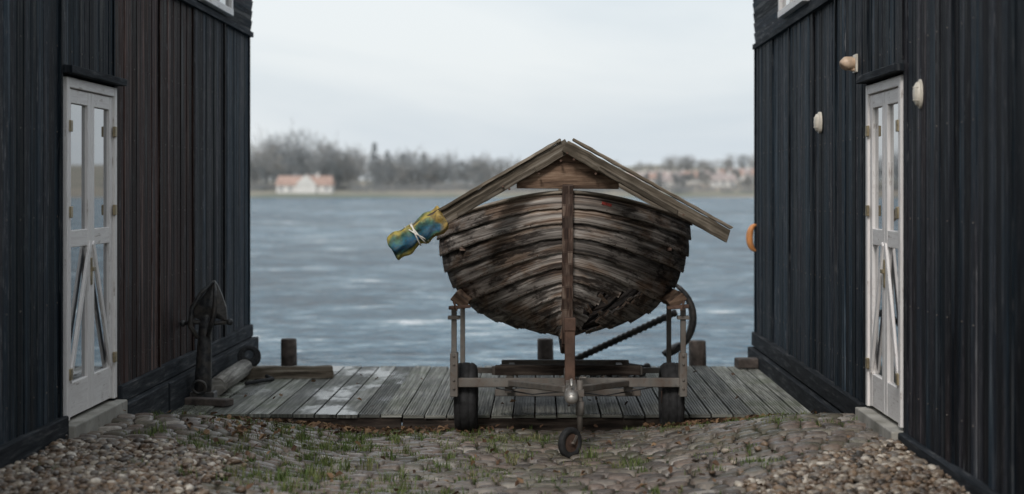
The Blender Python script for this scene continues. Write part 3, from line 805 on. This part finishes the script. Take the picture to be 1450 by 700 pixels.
mb.box(.18,.24,16.8,16.86,.5,2.0,'z')
mb.build('rear_rafters_and_ridge',['cover'],cf_,bevel=.005)
mb=MB(); b=len(mb.v); G=[(-.40,1.705),(.40,1.70),(.40,1.775),(.03,1.985),(-.03,1.985),(-.40,1.775)]
for yy in (13.262,13.285):
    for p in G: mb.v.append((.215+p[0],yy,p[1]))
mb.face(tuple(range(b,b+6)),[(p[0],p[1]) for p in G],(.5,.5,.5)); mb.face(tuple(range(b+6,b+12))[::-1],[(p[0],p[1]) for p in G][::-1],(.5,.5,.5))
for k_ in range(6):
    k2=(k_+1)%6; mb.face((b+k_,b+k2,b+6+k2,b+6+k_),[(0,0),(.1,0),(.1,.02),(0,.02)],(.5,.5,.5))
mb.build('gusset',['coverbr'],cf_,bevel=.003)
mb=MB()
for px,pz in ((.0,1.98),(.05,1.93),(-.05,1.92),(.22,1.82),(-.22,1.82),(.5,1.72),(-.5,1.72),(.9,1.5),(-.45,1.7)):
    mb.tube([(.21+px,13.14,pz),(.21+px,13.20,pz)],.009,8)
mb.build('bolts',['rust'],cf_)
# tarp bundle
tb=empty('tarp_bundle'); mb=MB()
a=Vector((-.745,13.20,1.48)); e_=Vector((-1.16,13.20,1.235)); n1=28;K=22; d=(e_-a).normalized(); up=Vector((d.z,0,-d.x)); 
if up.z<0: up=-up
b=len(mb.v)
for i in range(K):
    t=i/(K-1)
    for k_ in range(n1):
        an=2*math.pi*k_/n1
        fold=.012*math.sin(an*5+t*4)+.008*math.sin(an*9-t*11)+.010*math.sin(t*22+2*math.sin(an))
        ty=.080+fold-.028*math.exp(-((t-.52)/.06)**2)-.012*math.exp(-((t-.12)/.05)**2)
        tz=.098+fold-.028*math.exp(-((t-.52)/.06)**2)
        end=1.0 if 0<i<K-1 else .93
        p=a+d*((e_-a).length*t+.012*math.sin(an*3))+Vector((0,1,0))*math.cos(an)*ty*end+up*math.sin(an)*tz*end
        mb.v.append(tuple(p))
for i in range(K-1):
    for k_ in range(n1):
        k2=(k_+1)%n1
        mb.face((b+i*n1+k_,b+(i+1)*n1+k_,b+(i+1)*n1+k2,b+i*n1+k2),[(1-i/(K-1),k_/n1),(1-(i+1)/(K-1),k_/n1),(1-(i+1)/(K-1),(k_+1)/n1),(1-i/(K-1),(k_+1)/n1)],(.5,.5,.5),0,True)
mb.face(tuple(b+k_ for k_ in range(n1)),[(.99,.5)]*n1,(.5,.5,.5)); mb.face(tuple(b+(K-1)*n1+k_ for k_ in range(n1)),[(.0,.1)]*n1,(.5,.5,.5))
o=mb.build('tarp',['tarp'],tb); md=o.modifiers.new('s','SUBSURF'); md.levels=1; md.render_levels=1
mb=MB()
c=a+d*((e_-a).length*.52)
for dd,tl in ((-.008,.25),(.008,-.2),(.0,.9)):
    pts=[]
    for k_ in range(20):
        an=2*math.pi*k_/20; pts.append(c+d*(dd+tl*.06*math.sin(an))+Vector((0,1,0))*math.cos(an)*.074+up*math.sin(an)*.092)
    mb.tube(pts,.006,6,closed=True)
mb.build('string',['string'],tb)

# ---------------------------------------------------------------- trailer
tr=empty('boat_trailer'); TX=.235
mb=MB()
mb.box(TX-.975,TX+.96,14.06,14.12,.055,.13,'x')
mb.box(TX-.62,TX+.62,14.39,14.45,-.06,0.0,'x')
mb.box(TX-.66,TX+.66,14.85,14.91,.07,.145,'x')
mb.box(TX-.60,TX+.60,15.95,16.01,.02,.09,'x')
for sx in (-1,1):
    mb.box(TX+sx*.50-.03,TX+sx*.50+.03,14.121,15.95,.00,.07,'y')
    mb.beam((TX+sx*.48,14.06,.09),(TX+sx*.04,12.95,.17),.05,.05)
mb.box(TX-.04,TX+.04,12.62,14.06,.15,.22,'y')
mb.build('frame',['galv'],tr,bevel=.006)
mb=MB(); mb.box(TX-.63,TX+.64,14.80,14.845,.075,.16,'x',0,None,.004); mb.box(TX-.60,TX+.3,15.2,15.3,.075,.12,'x'); mb.build('rear_plank',['beamdk'],tr,bevel=.004)
mb=MB()
for sx in (-1,1):
    X=TX+sx*.95
    mb.box(X-.022,X+.022,14.04,14.085,.30,.71,'z'); mb.box(X-.032,X+.032,14.03,14.056,-.02,.34,'z'); mb.box(X-.032,X+.032,14.121,14.15,-.02,.34,'z')
    mb.box(X-.022,X+.022,15.6,15.64,-.0,.68,'z'); mb.beam((X,15.62,.03),(TX+sx*.5,15.62,.03),.05,.05)
    mb.box(X-.05,X+.05,14.02,14.10,.62,.65,'x')
    for zz in (.05,.12,.25,.32): mb.tube([(X,14.015,zz),(X,14.03,zz)],.012,6)
mb.build('uprights',['galv'],tr,bevel=.004)
mb=MB()
for sx in (-1,1):
    X=TX+sx*.90
    mb.rough(Vector((X,13.98,.775)),Vector((X,15.9,.735)),.075,.14,up=(sx*.8,0,.6),jit=.005)
mb.build('bunks',['coverbr'],tr,bevel=.006)
mb=MB()
for sx in (-1,1):
    X=TX+sx*.90
    mb.beam((X-.09,13.96,.72),(X+.09,13.96,.735),.04,.03,jit=.004); mb.tube([(X+.02*sx,13.93,.70),(X+.05*sx,13.95,.78)],.012,6)
mb.box(TX-.045,TX+.035,13.13,13.21,.18,.62,'z'); mb.box(TX-.05,TX+.04,13.12,13.235,.60,.70,'z')
mb.beam((TX-.005,13.2,.55),(TX-.005,13.75,.2),.04,.04)
mb.build('winch_post',['rust'],tr,bevel=.006)
mb=MB();
mb.tube([(TX-.005,12.75,.185),(TX-.005,12.6,.185),(TX-.005,12.5,.175),(TX-.005,12.43,.165)],[.04,.045,.055,.03],14)
mb.ball((TX-.005,12.47,.165),.05); mb.tube([(TX-.005,12.62,.24),(TX-.005,12.5,.29),(TX-.005,12.44,.25)],[.012,.014,.01],8)
mb.build('coupling',['steelhi'],tr)
mb=MB(); mb.tube([(TX+.06,12.6,.28),(TX+.06,12.6,-.10)],.022,12); mb.tube([(TX+.06,12.6,.12),(TX+.06,12.6,.02)],.032,12)
mb.tube([(TX+.06,12.6,.28),(TX+.06,12.6,.30),(TX+.11,12.57,.30)],.008,6)
mb.box(TX+.03,TX+.09,12.57,12.63,.16,.21); 
wc=Vector((TX-.015,12.53,-.175)); wa=Vector((.72,-.69,0)).normalized()
for s_ in (-1,1): mb.beam(Vector((TX+.06,12.6,-.09)),wc+wa*s_*.036,.022,.007,up=wa)
mb.tube([wc-wa*.045,wc+wa*.045],.01,8)
mb.build('jockey_stand',['galv'],tr)
def wheel(name,c,ax,R_,w,hubm='rust'):
    ax=Vector(ax).normalized(); mb=MB(); ref=Vector((0,0,1)); a=ax.cross(ref).normalized(); b2=ax.cross(a)
    prof=[(-.30,.60),(-.46,.66),(-.5,.80),(-.46,.92),(-.34,.985),(-.22,1.0),(-.20,.975),(-.17,.975),(-.15,1.0),(0,1.003),(.15,1.0),(.17,.975),(.20,.975),(.22,1.0),(.34,.985),(.46,.92),(.5,.80),(.46,.66),(.30,.60)]
    n_=40; b=len(mb.v)
    for i in range(n_):
        an=2*math.pi*i/n_; rd=a*math.cos(an)+b2*math.sin(an)
        for k_,(p,q_) in enumerate(prof):
            tread= -.012 if (i%2 and 3<=k_<=15) else 0
            mb.v.append(tuple(c+ax*p*w+rd*R_*(q_+tread)))
    P=len(prof)
    for i in range(n_):
        i2=(i+1)%n_
        for k_ in range(P-1): mb.face((b+i*P+k_,b+i2*P+k_,b+i2*P+k_+1,b+i*P+k_+1),[(0,0)]*4,(.5,.5,.5),0,True)
    mb.build(name+'_tyre',['rubber'],tr)
    mb=MB(); mb.tube([c-ax*w*.32,c-ax*w*.25,c-ax*w*.1,c+ax*w*.1,c+ax*w*.25,c+ax*w*.32],[R_*.6,R_*.52,R_*.5,R_*.5,R_*.52,R_*.6],24)
    mb.tube([c-ax*w*.45,c+ax*w*.45],R_*.18,14); mb.build(name+'_hub',[hubm],tr)
wheel('left',Vector((-.63,14.42,-.07)),(1,0,0),.295,.19); wheel('right',Vector((1.115,14.42,-.07)),(1,0,0),.295,.19)
wheel('jockey',wc,wa,.115,.05)
mb=MB()
mb.tube([(TX-.6,14.04,.05),(TX-.3,14.03,.0),(TX,14.03,.03),(TX+.3,14.03,-.01),(TX+.7,14.04,.06)],.006,6)
mb.tube([(TX+.04,12.9,.14),(TX+.05,13.3,.02),(TX+.03,13.7,.08),(TX+.04,14.05,.05)],.007,6); mb.build('cable',['rubber'],tr)

# ---------------------------------------------------------------- sea and far shore
ZW=-1.2
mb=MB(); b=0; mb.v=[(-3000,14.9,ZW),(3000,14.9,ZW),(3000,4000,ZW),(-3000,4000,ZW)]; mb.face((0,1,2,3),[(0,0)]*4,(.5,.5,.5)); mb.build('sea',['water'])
def hill(x,y):
    x=np.asarray(x,float);y=np.asarray(y,float)
    shore=585+14*np.sin(x*.013)+6*np.sin(x*.05)
    d=y-shore
    rise=np.interp(d,[-30,0,4,40,120,400,1200,2400],[-4,-1.3,-.4,.6,4,9,22,30])
    k=.45+.75*sm((x-0)/130)+.1*np.sin(x*.02)
    return np.where(d>20,rise*(1+(k-1)*np.clip((d-20)/80,0,1)),rise)
xs=np.linspace(-1500,1500,180); ys=np.concatenate([np.arange(550,800,8),np.arange(800,3300,60)])
GX,GY=np.meshgrid(xs,ys);GZ=hill(GX,GY);nx=len(xs)
f=np.array([(j*nx+i,j*nx+i+1,(j+1)*nx+i+1,(j+1)*nx+i) for j in range(len(ys)-1) for i in range(nx-1)])
npmesh('far_shore_terrain',np.stack([GX.ravel(),GY.ravel(),GZ.ravel()],1),f,np.random.rand(len(f)),'land')
def house(x,y,w,d,h,rh,roof='hroof',gab=False,lift=0):
    z=float(hill(x,y))-.4; root=empty('distant_house'); mb=MB()
    mb.box(x-w/2,x+w/2,y,y+d,z,z+h,'x',0)
    def gabroof(x0,x1,y0,y1,zb,zt,axis='x',ov=.5):
        b=len(mb.v)
        if axis=='x': mb.v+=[(x0-ov,y0-ov,zb-.2),(x1+ov,y0-ov,zb-.2),(x1+ov,y1+ov,zb-.2),(x0-ov,y1+ov,zb-.2),(x0,(y0+y1)/2,zt),(x1,(y0+y1)/2,zt)]
        else: mb.v+=[(x1+ov,y0-ov,zb-.2),(x1+ov,y1+ov,zb-.2),(x0-ov,y1+ov,zb-.2),(x0-ov,y0-ov,zb-.2),((x0+x1)/2,y0-ov,zt),((x0+x1)/2,y1,zt)]
        fl=((0,1,5,4),(2,3,4,5),(0,4,3),(1,2,5),(0,3,2,1))
        for fi,fc in enumerate(fl):
            mb.face(tuple(b+t for t in fc),[(0,0)]*len(fc),(.5,.5,.5),(1 if fi<2 else (1 if axis=='x' else 0)))
    gabroof(x-w/2,x+w/2,y,y+d,z+h,z+h+rh)
    if gab:
        mb.box(x-2.5,x+4.5,y-2,y-.01,z,z+h+.3,'x',0); gabroof(x-2.5,x+4.5,y-2,y+d/2,z+h+.3,z+h+rh+.5,'y',.2)
    nw=max(2,int(w/3))
    for i in range(nw):
        xx=x-w/2+w*(i+.5)/nw
        if gab and -3<xx-x<5: continue
        mb.box(xx-.5,xx+.5,y-.06,y-.01,z+1.2,z+2.6,'x',2)
    mb.box(x+w*.2,x+w*.2+1,y+d*.4,y+d*.4+1,z+h+rh*.5,z+h+rh+1,'z',0)
    mb.build('house_body',['hwall',roof,'hdark'],root)
house(-84.5,606,19.5,8,3.4,3.2,gab=True)
for (px,D,w,rf) in ((897,760,16,'hroof'),(915,740,12,'hroof2'),(938,720,13,'hroof'),(905,800,14,'hroof'),(960,760,13,'hroof2'),(985,740,14,'hroof'),(1008,730,12,'hroof2'),(1035,760,14,'hroof'),(1052,790,16,'hroof2'),(950,690,10,'hroof2'),(1025,680,12,'hroof2'),(1085,740,14,'hroof'),(1120,760,14,'hroof'),(880,830,14,'hroof'),(930,850,14,'hroof2'),(-90,740,14,'hroof'),(-200,740,14,'hroof2')):
    house((px-765)*D/2400,D,w*.8,7,3.1,2.6,rf)
V=[];F=[];Rr=[];k=0
def addq(p,dv,wv,r):
    global k
    V.extend([p-wv,p+wv,p+dv+wv*.5,p+dv-wv*.5]); F.append((k,k+1,k+2,k+3)); Rr.append(r); k+=4
def tree(x,y,h,dens=1,conif=False,tone=.5):
    z=float(hill(x,y))-.3; base=np.array([x,y,z])
    addq(base,np.array([0,0,h*.75]),np.array([h*.014,0,0]),.1)
    if conif:
        for _ in range(int(220*dens)):
            t=random.random()**1.3; rr=(1-t)*h*.2; a=R(0,6.28); p=base+np.array([math.cos(a)*rr*R(0,1),math.sin(a)*rr,h*(.1+.9*t)])
            addq(p,np.array([math.cos(a)*1.0,0,-.5])*R(.5,1.2),np.array([0.1,0,.4]),R(0,.25))
        return
    cl=[]
    for _ in range(random.randint(10,15)):
        a=R(0,6.28); t=R(.28,.95); rr=h*.34*math.sin(math.pi*min(1,max(.05,(t-.15)/.95)))*R(.3,1.1)
        cl.append((np.array([math.cos(a)*rr,math.sin(a)*rr*.7,h*t]),h*R(.05,.11)))
    for c,_ in cl: addq(base+np.array([0,0,h*.3]),c-np.array([0,0,h*.3]),np.array([h*.007,0,0]),.05)
    for c,s in cl:
        for _ in range(int(24*dens)):
            p=np.array([random.gauss(0,s),random.gauss(0,s),random.gauss(0,s)*.8])
            dv=p*.6+np.array([R(-.5,.5),0,R(.2,1.3)])
            r_=min(1,max(0,tone+R(-.3,.3)-.2*(p[2]<0)))
            addq(base+c+p,dv*R(.6,1.2),np.array([R(.05,.15),0,R(-.04,.04)]),r_)
def env(px):
    return float(np.interp(px,[-200,100,300,360,400,430,455,480,520,560,640,700,760,860,1070,1300],[48,54,56,66,80,84,74,54,58,54,48,42,36,22,20,36]))
for i in range(300):
    D=R(640,760); px=R(-100,1350)
    if i<185: px=R(340,1090)
    X=(px-765)*D/2400
    H=(1.7+env(px)*D/2400-float(hill(X,D)))*R(.55,1.03)
    if 868<px<1075 and random.random()<.65: continue
    tree(X,D,max(5,H),1.0,tone=R(.1,.85))
for px,H in ((530,19),(548,16),(600,15),(570,15),(770,12),(840,12)):
    D=665; X=(px-765)*D/2400; tree(X,D,H,1.2,True)
for i in range(150):
    D=R(900,1060); px=R(620,1300); X=(px-765)*D/2400; tree(X,D,R(7,12),.6,tone=R(.4,.95))
for i in range(420):
    D=R(612,700); px=R(-100,1350); X=(px-765)*D/2400
    if abs(X+84)<16 and D<640: continue
    if 870<px<1075 and random.random()<.35: continue
    z=float(hill(X,D)); hh=R(1.2,3.6)*(.7 if px>860 else 1)
    for _ in range(40):
        p=np.array([X+random.gauss(0,2.2),D+random.gauss(0,1),z+abs(random.gauss(0,hh*.5))])
        addq(p,np.array([R(-.5,.5),0,R(.3,1)]),np.array([R(.12,.3),0,0]),R(0,.8))
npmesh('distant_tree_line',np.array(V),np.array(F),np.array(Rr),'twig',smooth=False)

# ---------------------------------------------------------------- light
w=bpy.data.worlds.new('World'); sc.world=w; w.use_nodes=True; nt=w.node_tree
bg=nt.nodes['Background']; out=nt.nodes['World Output']
sun_el,sun_az=math.radians(38),math.radians(192)
sky=N(nt,'ShaderNodeTexSky'); sky.sky_type='NISHITA'; sky.sun_disc=False; sky.sun_elevation=sun_el; sky.sun_rotation=sun_az; sky.dust_density=4; sky.air_density=1.2
L(nt,sky.outputs[0],bg.inputs[0]); bg.inputs[1].default_value=.12
tc=N(nt,'ShaderNodeTexCoord'); cn=noise(nt,mapv(nt,tc.outputs['Generated'],(1.2,1.2,5)),1.6,6,.55,.4)
cc=ramp(nt,cn,[(.38,(.72,.80,.87)),(.60,(.92,.965,.99))])
b2=N(nt,'ShaderNodeBackground'); L(nt,cc,b2.inputs[0]); b2.inputs[1].default_value=1.0
mx_=N(nt,'ShaderNodeMixShader'); mx_.inputs[0].default_value=.86
L(nt,bg.outputs[0],mx_.inputs[1]); L(nt,b2.outputs[0],mx_.inputs[2]); L(nt,mx_.outputs[0],out.inputs[0])
sd=bpy.data.lights.new('sun','SUN'); sd.energy=1.5; sd.angle=math.radians(12); sd.color=(1,.96,.92)
so=bpy.data.objects.new('sun',sd); COL.objects.link(so)
dirv=Vector((math.sin(sun_az)*math.cos(sun_el),math.cos(sun_az)*math.cos(sun_el),math.sin(sun_el)))
so.rotation_euler=dirv.to_track_quat('Z','Y').to_euler(); so.location=(0,-5,12)
sc.view_settings.view_transform='Standard'; sc.view_settings.look='None'; sc.view_settings.exposure=0
# ---------------------------------------------------------------- camera
cd=bpy.data.cameras.new('camera'); co=bpy.data.objects.new('camera',cd); COL.objects.link(co); sc.camera=co
co.location=(0,0,1.7); co.rotation_euler=(math.radians(90),0,0)
cd.sensor_width=36; cd.lens=36*2400/1450; cd.shift_x=-40/1450; cd.shift_y=-82/1450; cd.clip_end=6000; cd.clip_start=.1
cd.dof.use_dof=True; cd.dof.focus_distance=13.4; cd.dof.aperture_fstop=1.3
